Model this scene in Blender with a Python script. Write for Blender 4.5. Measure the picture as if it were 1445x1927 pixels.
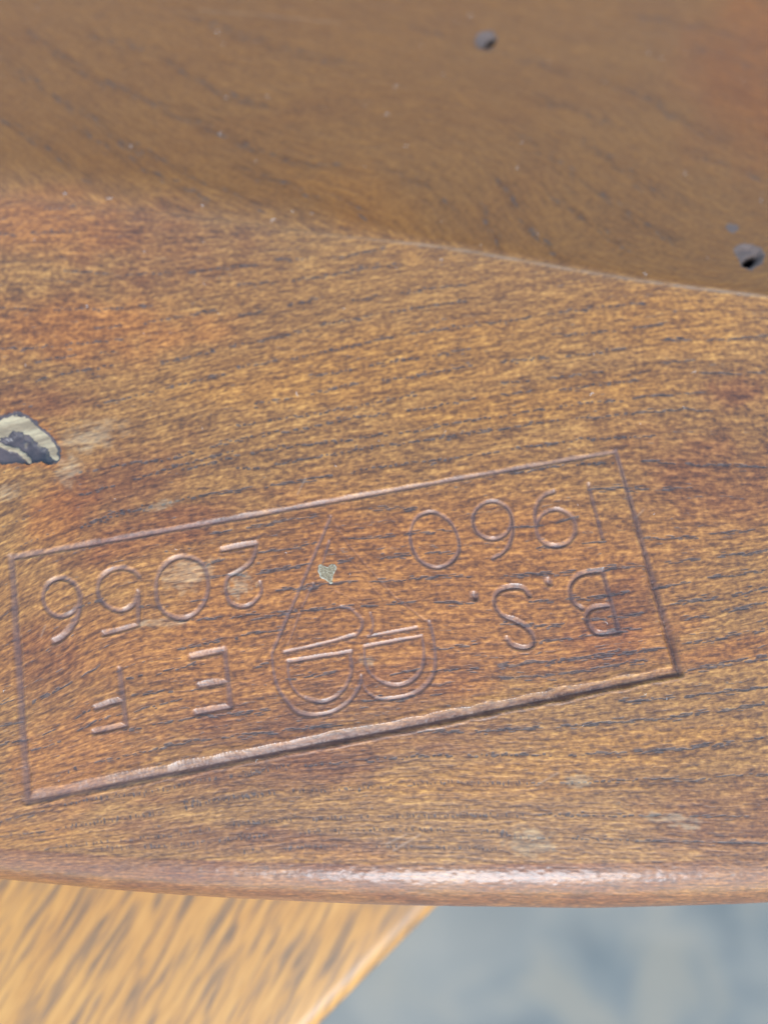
import bpy, math, random
import numpy as np
from mathutils import Matrix, Vector
for o in list(bpy.data.objects): bpy.data.objects.remove(o)
S = bpy.context.scene
COL = S.collection
rng = np.random.default_rng(7); random.seed(7)

# ------------------------------------------------------------------ camera
MM = 0.001
TOP = 0.45                                  # height of the seat above the floor
F, CX, CY = 1392.0, 722.5, 963.5            # photograph's focal length and centre, in its pixels
nz = np.array([0.0043167, -0.2519157, -0.9677396]); nz /= np.linalg.norm(nz)
ex = np.array([1.0, 0, 0]); ex -= ex.dot(nz)*nz; ex /= np.linalg.norm(ex)
ey = np.cross(nz, ex)
B = np.array([ex, ey, nz])                  # camera axes -> seat axes
DIST = 74.8                                 # mm from the seat plane to the lens
cam = bpy.data.cameras.new('camera'); co = bpy.data.objects.new('camera', cam); COL.objects.link(co)
r_, u_, b_ = B @ [1, 0, 0], B @ [0, -1, 0], B @ [0, 0, -1]
co.matrix_world = Matrix(((r_[0], u_[0], b_[0], 0), (r_[1], u_[1], b_[1], 0), (r_[2], u_[2], b_[2], TOP + DIST*MM), (0, 0, 0, 1)))
cam.lens = 26; cam.sensor_width = 36; cam.sensor_fit = 'AUTO'
cam.clip_start = 0.002; cam.clip_end = 500
cam.dof.use_dof = True; cam.dof.focus_distance = 0.0735; cam.dof.aperture_fstop = 9.5
S.camera = co

# ------------------------------------------------------------------ light
SUN_EL, SUN_AZ = math.radians(45), math.atan2(-0.98, 0.15)      # from the near right
sd = Vector((math.cos(SUN_EL)*math.cos(SUN_AZ), math.cos(SUN_EL)*math.sin(SUN_AZ), math.sin(SUN_EL)))
W = bpy.data.worlds.new('World'); S.world = W; W.use_nodes = True
wn = W.node_tree.nodes; bg = wn['Background']
sky = wn.new('ShaderNodeTexSky'); sky.sky_type = 'NISHITA'; sky.sun_disc = False
sky.sun_elevation = SUN_EL; sky.sun_rotation = math.atan2(sd.x, sd.y)
sky.air_density = 1.4; sky.dust_density = 1.5; sky.ozone_density = 1.0
W.node_tree.links.new(sky.outputs[0], bg.inputs[0]); bg.inputs[1].default_value = 0.15
sun = bpy.data.lights.new('sun', 'SUN'); sun.energy = 1.0; sun.angle = math.radians(24); sun.color = (0.76, 0.88, 1.0)
so = bpy.data.objects.new('sun', sun); COL.objects.link(so)
so.rotation_euler = sd.to_track_quat('Z', 'Y').to_euler(); so.location = (0.3, -0.5, 1.2)
S.view_settings.view_transform = 'Standard'; S.view_settings.look = 'None'
S.view_settings.gamma = 1; S.view_settings.use_curve_mapping = False
S.view_settings.exposure = 1.48

# ------------------------------------------------------------------ pixel <-> seat plane (mm)
def plane(px, py, z=0.0):
    r = np.stack([np.asarray(px, float)-CX, np.asarray(py, float)-CY, np.full(np.shape(px), F)], -1) @ B.T
    t = (z - DIST)/r[..., 2]
    return r[..., 0]*t, r[..., 1]*t
def pixel(X, Y, Z):
    c = np.stack([X, Y, Z - DIST], -1) @ B
    return c[..., 0]/c[..., 2]*F + CX, c[..., 1]/c[..., 2]*F + CY
def vnoise(x, y, seed=0):                   # smooth value noise 0..1
    x = np.asarray(x, float); y = np.asarray(y, float)
    g = np.random.default_rng(seed).random((256, 256))
    xi = np.floor(x).astype(int); yi = np.floor(y).astype(int); fx = x-xi; fy = y-yi
    fx = fx*fx*(3-2*fx); fy = fy*fy*(3-2*fy)
    a = g[xi % 256, yi % 256]; b = g[(xi+1) % 256, yi % 256]; c = g[xi % 256, (yi+1) % 256]; d = g[(xi+1) % 256, (yi+1) % 256]
    return (a*(1-fx)+b*fx)*(1-fy) + (c*(1-fx)+d*fx)*fy
def fbm(x, y, seed=0, n=3):
    s = 0; a = 1; t = 0
    for i in range(n): s = s + a*vnoise(x*2**i, y*2**i, seed+i); t += a; a *= .5
    return s/t
def sstep(a, b, x):
    t = np.clip((x-a)/(b-a), 0, 1); return t*t*(3-2*t)

# ------------------------------------------------------------------ the seat's large shape (mm)
ridge_px = np.array([(-300, 335), (0, 364), (200, 382), (450, 412), (640, 440), (830, 460), (1000, 490), (1200, 525), (1445, 556), (1800, 600)], float)
RX, RY = plane(ridge_px[:, 0], ridge_px[:, 1])
edge_px = np.array([(-500, 1540), (0, 1597), (240, 1613), (425, 1621), (723, 1627), (943, 1626), (1173, 1624), (1445, 1617), (1900, 1590)], float)
EX, EY = plane(edge_px[:, 0], edge_px[:, 1])
def smooth_interp(x, xp, fp):
    k = np.linspace(xp[0], xp[-1], 200); v = np.interp(k, xp, fp)
    ker = np.hanning(25); ker /= ker.sum(); v = np.convolve(np.pad(v, 12, 'edge'), ker, 'valid'); 
    return np.interp(x, k, v)
def ridge_y(x): return smooth_interp(x, RX, RY)
def edge_y(x):
    y = smooth_interp(x, EX, EY)
    return y + 0.00115*np.clip(np.abs(x)-60, 0, None)**2
def edge_r(x): return np.interp(x, [-60, -35, 0, 20, 60], [3.2, 3.4, 4.4, 4.9, 4.7])
def macro(x, y):
    s = y - ridge_y(x)
    rho = np.interp(x, [-60, -15, 5, 45], [6.0, 4.0, 1.0, 0.45])
    sl = np.interp(x, [-60, 0, 45], [0.16, 0.24, 0.31])
    sp = rho*np.logaddexp(0, s/rho)
    sp = np.where(sp > 0, 60*(1-np.exp(-sp/60)), sp)
    z = -sl*sp
    front = np.clip(-6 - y, 0, None)
    z = z - 0.0022*front**2
    z = z + 0.10*(fbm(x*.05+9, y*.05+3, 11, 2)-.5)*2
    far = np.clip(y-95, 0, None); z = z + 0.02*far + 0.0006*np.clip(far, 0, 140)**2
    return z
def surf(px, py):                           # pixel -> seat surface
    x, y = plane(px, py)
    for _ in range(8): x, y = plane(px, py, macro(x, y))
    return x, y

_lx = np.arange(-120, 1600, 10.); _ly = np.arange(-120, 1760, 10.); _gx, _gy = np.meshgrid(_lx, _ly); _SX, _SY = surf(_gx, _gy)
def surf1(px, py):
    u = min(max((px+120)/10., 0), len(_lx)-1.001); v = min(max((py+120)/10., 0), len(_ly)-1.001); i = int(u); j = int(v); fu = u-i; fv = v-j
    w = ((1-fu)*(1-fv), fu*(1-fv), (1-fu)*fv, fu*fv)
    f = lambda M: M[j, i]*w[0]+M[j, i+1]*w[1]+M[j+1, i]*w[2]+M[j+1, i+1]*w[3]
    return f(_SX), f(_SY)
# ------------------------------------------------------------------ vertex grid of the seat
def axis(segs):
    out = []
    for a, b, st in segs: out.append(np.linspace(a, b, max(2, int(round((b-a)/st))+1))[:-1])
    out.append([segs[-1][1]]); return np.concatenate(out)
XS = axis([(-200, -70, 6), (-70, -52, 1.0), (-52, -43, .13), (-43, 41, .085), (41, 52, .13), (52, 70, 1.0), (70, 200, 6)])
# rows: distance behind the front edge line
YS = axis([(0, 36, .085), (36, 56, .1), (56, 84, .15), (84, 112, .22), (112, 130, 1.0), (130, 340, 7)])
ARC = np.concatenate([np.linspace(0, 1, 90)[:-1]*100, 100 + np.linspace(0, 1, 12)*0.0])
nx = len(XS)
ey_ = edge_y(XS)
# columns go straight back; rows near the front follow the curved edge, rows far back straighten
fade = sstep(0, 80, YS)[:, None]
base_front = ey_[None, :]
ref = plane(np.array([723.]), np.array([1627.]))[1][0]
gY = (base_front*(1-fade) + ref*fade) + YS[:, None]
gX = np.broadcast_to(XS[None, :], gY.shape).copy()
gZ = macro(gX, gY)
PX, PY = pixel(gX, gY, gZ)
print('grid', gX.shape)

# ------------------------------------------------------------------ growth rings traced in the photograph
def zs(ox, oy, s, pts): return np.array([(ox+x*s, oy+y*s) for x, y in pts], float)
k5 = 500/1445
rows_low = [
 zs(0,340,k5,[(0,690),(250,700),(470,697),(640,695),(850,675)]), zs(0,340,k5,[(520,800),(690,790),(950,745),(1200,700)]),
 zs(0,340,k5,[(0,915),(180,910),(420,885),(680,860)]), zs(0,340,k5,[(200,985),(460,945),(630,930)]), zs(0,340,k5,[(880,990),(1050,955),(1330,880)]),
 zs(0,340,k5,[(0,290),(430,270)]), zs(0,340,k5,[(250,150),(430,140)]), zs(0,340,k5,[(350,490),(700,510),(1000,495),(1445,450)]),
 zs(0,340,k5,[(200,1090),(340,1050),(640,1000)]), zs(0,340,k5,[(540,1220),(780,1160),(1000,1105),(1260,1040)]),
 zs(450,400,k5,[(0,555),(150,535),(280,500),(480,450)]), zs(450,400,k5,[(90,1040),(340,1000),(590,940),(830,905),(960,890),(1320,815)]),
 zs(450,400,k5,[(0,1160),(200,1125),(440,1090),(650,1050),(880,1005),(1050,975)]),
 zs(450,400,k5,[(-340,1330),(-100,1260),(100,1215),(300,1185),(480,1145),(650,1110),(870,1085),(1060,1055),(1300,1010)]),
 zs(450,400,k5,[(-300,1400),(0,1320),(220,1280),(480,1250),(780,1210),(980,1185),(1160,1145),(1380,1110)]),
 zs(450,400,k5,[(0,1395),(130,1385),(290,1355),(500,1315),(680,1280),(850,1260),(1000,1240),(1200,1205),(1400,1180)]),
 zs(450,400,k5,[(380,1445),(540,1420),(700,1395),(900,1365),(1180,1335),(1300,1310)]),
 zs(450,400,k5,[(0,840),(180,815),(370,780),(530,745),(700,705),(880,665),(1030,645),(1280,610),(1445,595),(1640,555),(1840,530),(2080,500),(2220,490)]),
 zs(450,400,k5,[(100,700),(260,665),(480,605),(800,540),(1000,510),(1240,480)]), zs(450,400,k5,[(620,480),(780,450),(1060,410),(1250,390)]),
 zs(450,400,k5,[(0,390),(200,380),(450,350),(690,300),(900,280)]), zs(450,400,k5,[(200,255),(550,240),(800,190)]), zs(450,400,k5,[(400,890),(620,850),(880,800),(1050,780),(1250,740)]),
 zs(945,500,k5,[(270,380),(370,375),(600,350),(780,330),(900,310)]), zs(945,500,k5,[(880,405),(1050,405),(1445,385)]),
 zs(945,500,k5,[(0,640),(200,622),(360,600),(560,575)]), zs(945,500,k5,[(0,700),(200,680),(400,665),(600,635),(760,625)]),
 zs(945,500,k5,[(0,820),(250,775),(400,750),(500,740),(700,730),(830,705),(1100,690)]),
 zs(945,500,k5,[(-300,940),(30,880),(200,855),(350,835),(560,820),(680,805),(1000,778),(1150,790)]),
 zs(945,500,k5,[(-100,1025),(0,1005),(200,975),(350,960),(430,945),(680,935),(830,925)]),
 zs(945,500,k5,[(0,520),(350,490),(450,482),(700,440)]), zs(945,500,k5,[(880,525),(1030,515)]), zs(945,500,k5,[(1090,585),(1445,580)]),
 zs(945,500,k5,[(770,1060),(900,1075),(1445,1095)]), zs(945,500,k5,[(480,1215),(700,1210),(860,1218),(1040,1210)]), zs(945,500,k5,[(60,1130),(300,1090),(620,1065)]),
 zs(945,800,k5,[(780,620),(940,615),(1100,600),(1380,570)]), zs(945,800,k5,[(900,750),(1150,720),(1445,680)]), zs(945,800,k5,[(840,885),(1100,840),(1445,790)]),
 zs(945,800,k5,[(1000,1060),(1200,1020),(1445,960)]), zs(945,800,k5,[(940,970),(1200,935),(1445,880)]), zs(945,800,k5,[(1000,1190),(1250,1150),(1445,1110)]), zs(945,800,k5,[(1100,1310),(1445,1255)]),
 zs(945,800,k5,[(200,665),(380,650),(560,632)]), zs(945,800,k5,[(0,820),(300,810),(700,770),(800,775)]), zs(945,800,k5,[(150,960),(300,955),(560,930),(700,905)]),
 zs(945,800,k5,[(0,1080),(300,1095),(430,1060),(620,1045),(760,1025)]), zs(945,800,k5,[(180,1180),(330,1160),(640,1110),(750,1105)]),
 zs(945,800,k5,[(0,1310),(250,1285),(400,1275),(700,1240),(880,1215)]), zs(945,800,k5,[(60,555),(280,540),(420,490)]),
 zs(945,1200,k5,[(0,160),(300,125),(720,70)]), zs(945,1200,k5,[(0,215),(300,205),(540,160),(800,120)]), zs(945,1200,k5,[(0,500),(300,485),(560,460),(900,440),(1100,405),(1445,360)]),
 zs(945,1200,k5,[(0,640),(360,640),(500,630),(760,620),(1000,600),(1230,570),(1445,545)]), zs(945,1200,k5,[(0,790),(400,790),(580,775),(830,770),(1060,775),(1250,745),(1445,750)]),
 zs(945,1200,k5,[(-500,970),(130,965),(460,968),(700,965),(940,970),(1350,970)]), zs(945,1200,k5,[(0,1080),(400,1095),(1000,1110),(1445,1120)]),
 zs(945,1200,k5,[(650,350),(1000,320),(1445,270)]), zs(945,1200,k5,[(1000,180),(1445,110)]),
 zs(450,1200,k5,[(0,415),(180,390)]), zs(450,1200,k5,[(60,525),(190,510),(400,485),(560,475)]), zs(450,1200,k5,[(30,735),(250,700),(440,690),(700,670),(810,660),(1000,645),(1445,640)]),
 zs(450,1200,k5,[(-300,900),(0,860),(300,835),(650,820),(900,800),(1200,785),(1445,790)]), zs(450,1200,k5,[(0,1010),(300,990),(600,975),(900,970),(1445,968)]),
 zs(450,1200,k5,[(0,1082),(300,1065),(560,1050),(1000,1040),(1445,1060)]), zs(450,1200,k5,[(0,1165),(300,1140),(660,1135),(1000,1140),(1445,1150)]), zs(450,1200,k5,[(990,515),(1300,510),(1445,500)]),
 zs(0,1180,k5,[(240,385),(350,320),(570,195)]), zs(0,1180,k5,[(190,400),(330,330)]), zs(0,1180,k5,[(190,670),(340,620)]), zs(0,1180,k5,[(260,575),(400,500),(500,440)]), zs(0,1180,k5,[(440,560),(550,500),(640,480),(800,440),(1070,375)]),
 zs(0,1180,k5,[(700,280),(880,245),(1120,190)]), zs(0,1180,k5,[(740,375),(900,350),(1080,340)]), zs(0,1180,k5,[(690,560),(900,520),(1060,495),(1300,470)]), zs(0,1180,k5,[(0,645),(190,600)]), zs(0,1180,k5,[(0,790),(100,770)]),
 zs(0,1180,k5,[(310,800),(520,735),(700,700),(860,660),(1050,620),(1250,595),(1445,575)]), zs(0,1180,k5,[(0,1060),(180,1010),(480,940),(780,905),(1100,830),(1445,785)]),
 zs(0,1180,k5,[(0,1140),(230,1115),(380,1080),(700,1040),(950,990),(1200,940),(1445,910)]), zs(0,1180,k5,[(260,1210),(370,1190),(580,1170),(870,1140),(1200,1090),(1445,1060)]),
 zs(0,1180,k5,[(560,1200),(900,1190),(1200,1160),(1445,1135)]), zs(0,1180,k5,[(0,540),(100,520)]), zs(0,1180,k5,[(0,420),(80,390)]),
 zs(100,750,k5,[(870,735),(1050,705),(1280,660),(1445,640)]), zs(100,750,k5,[(1130,840),(1300,810),(1440,790)]), zs(100,750,k5,[(1120,950),(1300,920),(1445,885)]), zs(100,750,k5,[(830,895),(960,878)]),
 zs(100,750,k5,[(860,970),(960,960),(1100,955)]), zs(100,750,k5,[(480,1130),(590,1135),(720,1110),(840,1095)]), zs(100,750,k5,[(150,1130),(340,1070)]), zs(100,750,k5,[(1250,1040),(1445,1010)]), zs(100,750,k5,[(980,1190),(1150,1165),(1445,1150)]),
 zs(100,750,k5,[(150,400),(420,350),(700,320)]), zs(100,750,k5,[(160,520),(420,450),(700,360),(1000,280)]), zs(100,750,k5,[(150,700),(330,620),(560,585)]), zs(100,750,k5,[(200,680),(480,600),(700,550),(900,510),(1200,470),(1445,440)]),
 zs(100,750,k5,[(720,1210),(920,1190)]), zs(100,750,k5,[(700,1360),(1000,1300),(1250,1250)]),
 zs(480,900,.2907,[(620,400),(860,375),(1080,350),(1300,340)]), zs(480,900,.2907,[(820,510),(1050,495),(1270,480)]), zs(480,900,.2907,[(400,690),(620,672),(830,670),(1080,640),(1440,638)]),
 zs(480,900,.2907,[(560,535),(660,520)]), zs(480,900,.2907,[(750,200),(1040,188)]), zs(480,900,.2907,[(170,730),(400,700)]), zs(480,900,.2907,[(400,850),(620,830),(820,830)]), zs(480,900,.2907,[(880,810),(1100,800),(1400,805)]),
 zs(480,900,.2907,[(1170,1110),(1350,1085),(1445,1075)]), zs(480,900,.2907,[(1170,1255),(1300,1240),(1445,1235)]), zs(480,900,.2907,[(900,1265),(1060,1240)]), zs(480,900,.2907,[(700,1440),(900,1430),(1200,1400)]), zs(480,900,.2907,[(0,910),(250,870)]),
 zs(480,900,.2907,[(0,1220),(90,1200)]), zs(480,900,.2907,[(230,1300),(420,1270),(560,1240)]),
]
rows_up = [
 zs(0,0,.5,[(20,230),(200,360),(330,430),(480,545),(640,620),(740,670),(860,720),(1000,780)]), zs(0,0,.5,[(100,120),(200,180),(300,260),(420,330)]), zs(0,0,.5,[(0,440),(120,520),(250,610),(340,690)]),
 zs(0,0,.5,[(430,320),(560,380),(680,440),(860,510),(960,560),(1100,610),(1300,640)]), zs(0,0,.5,[(350,130),(600,210),(820,340),(1000,400)]), zs(0,0,.5,[(700,60),(1000,160),(1300,240)]), zs(0,0,.5,[(900,640),(1100,700),(1220,760)]),
 zs(0,0,.5,[(1240,740),(1340,780),(1445,860)]), zs(0,0,.5,[(300,480),(460,590),(620,680),(800,760)]),
 zs(723,0,.5,[(480,500),(560,540),(680,630),(760,690),(900,800),(1000,850),(1080,910)]), zs(723,0,.5,[(440,690),(530,830),(600,910),(640,950)]), zs(723,0,.5,[(620,750),(720,800),(820,870),(930,950)]), zs(723,0,.5,[(760,550),(860,610),(990,700),(1080,760)]),
 zs(723,0,.5,[(360,760),(400,860),(450,940)]), zs(723,0,.5,[(590,370),(700,410),(860,470)]), zs(723,0,.5,[(800,290),(1000,380),(1150,470),(1300,540)]), zs(723,0,.5,[(950,60),(1200,100),(1445,190)]), zs(723,0,.5,[(1150,170),(1300,220),(1445,280)]),
 zs(723,0,.5,[(100,100),(400,190),(700,280)]), zs(723,0,.5,[(20,640),(150,690),(260,790)]), zs(723,0,.5,[(1150,560),(1445,680)]),
]
def densify(l, st=12.):
    out = [l[:1]]
    for a, b in zip(l[:-1], l[1:]):
        n = max(1, int(np.hypot(*(b-a))/st)); out.append(a + (b-a)*np.linspace(0, 1, n+1)[1:, None])
    return np.concatenate(out)
def fit_field(lines, grad, x0, x1, y0, y1, lam):
    cx, cy = np.meshgrid(np.linspace(x0, x1, 10), np.linspace(y0, y1, 10)); C = np.stack([cx.ravel(), cy.ravel()], -1)
    def basis(p):
        r2 = ((p[:, None]-C[None])**2).sum(-1)/1e4 + 1e-9
        return np.concatenate([r2*np.log(r2), p/100.], 1)
    n = len(C)+2; m = len(lines)
    A, bb = [], []
    for i, l in enumerate(lines):
        q = densify(l, 30.); k = basis(q); row = np.zeros((len(q), n+m)); row[:, :n] = k; row[:, n+i] = -1
        A.append(row*2); bb.append(np.zeros(len(q)))
    gx, gy = np.meshgrid(np.linspace(x0, x1, 16), np.linspace(y0, y1, 16)); G = np.stack([gx.ravel(), gy.ravel()], -1)
    e = 2.
    for d, g in ((np.array([e, 0]), grad[0]), (np.array([0, e]), grad[1])):
        row = np.zeros((len(G), n+m)); row[:, :n] = (basis(G+d)-basis(G-d))/(2*e); wgt = 9. if g == grad[1] else 2.
        A.append(row*wgt); bb.append(np.full(len(G), g)*wgt)
    reg = np.zeros((len(C), n+m)); reg[:, :len(C)] = np.eye(len(C))*lam; A.append(reg); bb.append(np.zeros(len(C)))
    sol = np.linalg.lstsq(np.concatenate(A), np.concatenate(bb), rcond=None)[0][:n]
    xs = np.arange(-600, 2061, 20.); ys = np.arange(-500, 2101, 20.)
    qx, qy = np.meshgrid(xs, ys); V = (basis(np.stack([qx.ravel(), qy.ravel()], -1)) @ sol).reshape(qx.shape)
    def ev(px, py):
        u = np.clip((px+600)/20., 0, len(xs)-1.001); v = np.clip((py+500)/20., 0, len(ys)-1.001)
        i = u.astype(int); j = v.astype(int); fu = u-i; fv = v-j
        return (V[j, i]*(1-fu)+V[j, i+1]*fu)*(1-fv) + (V[j+1, i]*(1-fu)+V[j+1, i+1]*fu)*fv
    return ev
low = fit_field(rows_low, (0.10, 1.0), -150, 1600, 300, 1750, 3.)
upf = fit_field(rows_up, (-0.5, 0.85), -150, 1600, -150, 620, 3.)

# ------------------------------------------------------------------ the stamp: strokes traced in the photograph
kA = .3322; kD = .346; kC = .2907
zA = lambda p: zs(0, 820, kA, p)
zB = lambda p: zs(100, 750, k5, p)
zF = lambda p: zs(0, 1180, k5, p)
zD = lambda p: zs(840, 820, kD, p)
zC = lambda p: zs(480, 900, kC, p)
def ring(cx, cy, rx, ry, rot=0., a0=0., a1=360., n=36):
    t = np.radians(np.linspace(a0, a1, n)); c, s = math.cos(math.radians(rot)), math.sin(math.radians(rot))
    x = rx*np.cos(t); y = ry*np.sin(t); return [(cx+a*c-b*s, cy+a*s+b*c) for a, b in zip(x, y)]
def spline(pts, n=8):
    p = np.asarray(pts, float); 
    if len(p) < 3: return p
    q = np.concatenate([[2*p[0]-p[1]], p, [2*p[-1]-p[-2]]]); out = []
    for i in range(1, len(q)-2):
        t = np.linspace(0, 1, n, endpoint=False)[:, None]
        out.append(.5*((2*q[i]) + (-q[i-1]+q[i+1])*t + (2*q[i-1]-5*q[i]+4*q[i+1]-q[i+2])*t**2 + (-q[i-1]+3*q[i]-3*q[i+1]+q[i+2])*t**3))
    out.append(p[-1:]); return np.concatenate(out)
# (name, label, [(polyline px, half width px start, end, depth start, end), ...])
G = []
TL, TR, BR, BL = np.array([22, 1052.]), np.array([1159, 850.]), np.array([1279, 1268.]), np.array([54, 1507.])
def wav(a, b, amp, seed):
    t = np.linspace(0, 1, 40); d = b-a; nrm = np.array([-d[1], d[0]])/np.hypot(*d)
    return a + d*t[:, None] + nrm*(amp*(vnoise(t*7, t*0+.5, seed)-.5)*2)[:, None]
G.append(('border_line', 'top line of the stamped frame', [(wav(TL, TR, 1.5, 31), 6.0, 4.6, .20, .17)]))
G.append(('border_line', 'left line of the stamped frame', [(wav(TL, BL, 1.5, 32), 7.8, 8.6, .26, .28)]))
G.append(('border_line', 'bottom line of the stamped frame', [(wav(BL, BR, 1.5, 33), 10.5, 9.0, .26, .55)]))
G.append(('border_line', 'right line of the stamped frame', [(wav(TR, BR, 1.5, 34), 4.6, 9, .15, .52)]))
st = lambda f, pts, w=5.2, d=.17, w2=None, d2=None: (spline(f(pts)), w, w2 or w, d, d2 or d)
ln = lambda f, pts, w=5.4, d=.19: (np.asarray(f(pts)), w, w, d, d)
G.append(('numeral', 'stamped 6 at the left end of the serial number', [st(zA, ring(350, 920, 104, 108, 0, 0, 360)), st(zA, [(458,915),(452,985),(428,1060),(385,1120),(345,1155),(312,1172)], 6.5, .2)]))
G.append(('numeral', 'stamped 5', [st(zA, [(785,895),(758,962),(692,996),(622,978),(572,932),(556,872),(578,806),(640,764),(705,755),(760,772),(788,800)]), ln(zA, [(786,890),(786,1078)]), ln(zA, [(788,1075),(690,1105),(592,1128)])]))
G.append(('numeral', 'stamped 0 with a pale worn patch', [st(zA, [(885,870),(897,950),(940,1010),(1010,1040),(1080,1030),(1150,965),(1180,880),(1175,790),(1140,722),(1060,690),(985,703),(925,750),(893,810),(885,870)])]))
G.append(('numeral', 'stamped 2', [ln(zB, [(920,828),(1108,792)]), st(zB, [(1108,792),(1098,850),(1068,905),(1000,950),(955,975),(941,1010),(942,1055),(962,1110),(1010,1134),(1065,1130),(1110,1095),(1135,1050),(1128,1008)], 4.6, .15)]))
G.append(('letter', 'stamped F', [ln(zF, [(652,232),(690,540)], 6), ln(zF, [(690,540),(515,578)], 5.5), ln(zF, [(674,405),(600,420),(525,446)], 6)]))
G.append(('letter', 'stamped E', [ln(zF, [(1225,132),(1258,440)], 6), ln(zF, [(1258,440),(1072,475)], 6), ln(zF, [(1240,303),(1090,328)], 6.5), ln(zF, [(1225,132),(1045,170)], 6.5)]))
G.append(('numeral', 'stamped 1', [ln(zD, [(775,275),(850,560)], 5.6, .24)]))
G.append(('numeral', 'stamped 9', [st(zD, ring(597, 505, 107, 100, 0), 4.6, .15), st(zD, [(490,500),(483,430),(500,365),(540,325),(585,309)], 4.6, .15)]))
G.append(('numeral', 'stamped 6 of the year', [st(zD, ring(251, 464, 106, 103, 0), 4.4, .14), st(zD, [(357,450),(363,520),(345,590),(310,640),(255,670)], 4.6, .15)]))
G.append(('numeral', 'stamped 0 of the year', [st(zC, [(1005,350),(1035,275),(1090,235),(1160,225),(1240,265),(1295,335),(1322,420),(1315,490),(1270,550),(1200,582),(1140,578),(1070,540),(1025,470),(1006,400),(1005,350)], 4.4, .14)]))
G.append(('letter', 'stamped B', [ln(zD, [(850,740),(940,1072)], 5.5, .2), st(zD, [(850,740),(765,750),(708,775),(677,820),(677,870),(700,918),(740,945)], 5.5, .2), st(zD, [(888,928),(800,943),(766,975),(766,1012),(790,1055),(825,1080),(885,1079),(942,1070)], 5.2, .2)]))
G.append(('letter', 'stamped S', [st(zD, [(452,872),(415,835),(350,830),(290,850),(262,890),(270,940),(310,985),(380,1015),(440,1050),(475,1100),(470,1145),(420,1162),(360,1145),(330,1110)], 5.2, .19)]))
G.append(('full_stop', 'stamped full stop beside the B', [(zD([(552,798),(560,806)]), 7.5, 7.5, .28, .28)]))
G.append(('full_stop', 'stamped full stop beside the S', [(zD([(150,876),(158,884)]), 7.5, 7.5, .28, .28)]))
e = lambda pts, w=3.6, d=.10: (spline(zC(pts), 6), w, w, d, d)
G.append(('emblem', 'stamped kite shaped mark between the words', [
 (zC([(492,252),(110,1140)]), 3.8, 4.2, .12, .14), e([(110,1140),(120,1250),(150,1360),(200,1440),(270,1515),(340,1538),(410,1538),(500,1520),(590,1468),(650,1400),(685,1330),(688,1288)], 4.2, .13),
 (zC([(480,415),(440,550)]), 3.2, 3, .10, .08), (zC([(378,685),(305,840)]), 3, 3, .09, .09), (zC([(290,880),(215,1085)]), 2.6, 2.4, .06, .05),
 (zC([(215,1195),(420,1160),(625,1130)]), 4, 4, .12, .12), e([(615,1140),(628,1230),(610,1310),(560,1390),(490,1440),(420,1455),(330,1430)], 4, .12), e([(215,1195),(216,1260),(235,1340),(280,1400),(340,1436)], 3, .09),
 (zC([(190,1132),(400,1086),(650,1022)]), 3.6, 4.2, .09, .13), e([(650,1025),(690,975),(692,920),(662,888),(620,850),(560,835)], 3.8, .11), e([(738,1030),(760,980),(763,925),(748,882)], 3.2, .08),
 (zC([(730,1030),(900,1000),(1050,972)]), 3.6, 4, .11, .11), e([(1130,940),(1150,1010),(1166,1120),(1165,1240),(1130,1320),(1060,1385),(960,1420),(850,1435),(780,1428)], 4.2, .13),
 (zC([(708,1096),(900,1060),(1082,1026)]), 4, 4, .12, .12), e([(1080,1026),(1092,1100),(1092,1180),(1070,1260),(1010,1320),(930,1348),(850,1337),(795,1308)], 4, .12), e([(708,1100),(714,1190),(742,1262),(800,1312)], 3.2, .10),
 (zC([(500,270),(600,430),(750,600),(900,770),(1130,945)]), 2.4, 2.6, .03, .05), (zC([(560,470),(660,590),(830,790)]), 2.2, 2.2, .03, .03), e([(690,1300),(720,1380),(790,1430)], 3, .08), e([(520,735),(600,770),(700,820)], 2, .03)]))
PMM = F/DIST                                 # pixels per mm near the stamp
gnorm = np.zeros(gX.shape); gid = np.full(gX.shape, -1, np.int16); groove = np.zeros(gX.shape)
r0 = gY[:, nx//2]
def window(x, y, m):
    i0, i1 = np.searchsorted(XS, [x.min()-m, x.max()+m]); 
    sh = gY[:, max(0, min(nx-1, (i0+i1)//2))]; j0, j1 = np.searchsorted(sh, [y.min()-m-.6, y.max()+m+.6]); return slice(j0, j1), slice(i0, i1)
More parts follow.
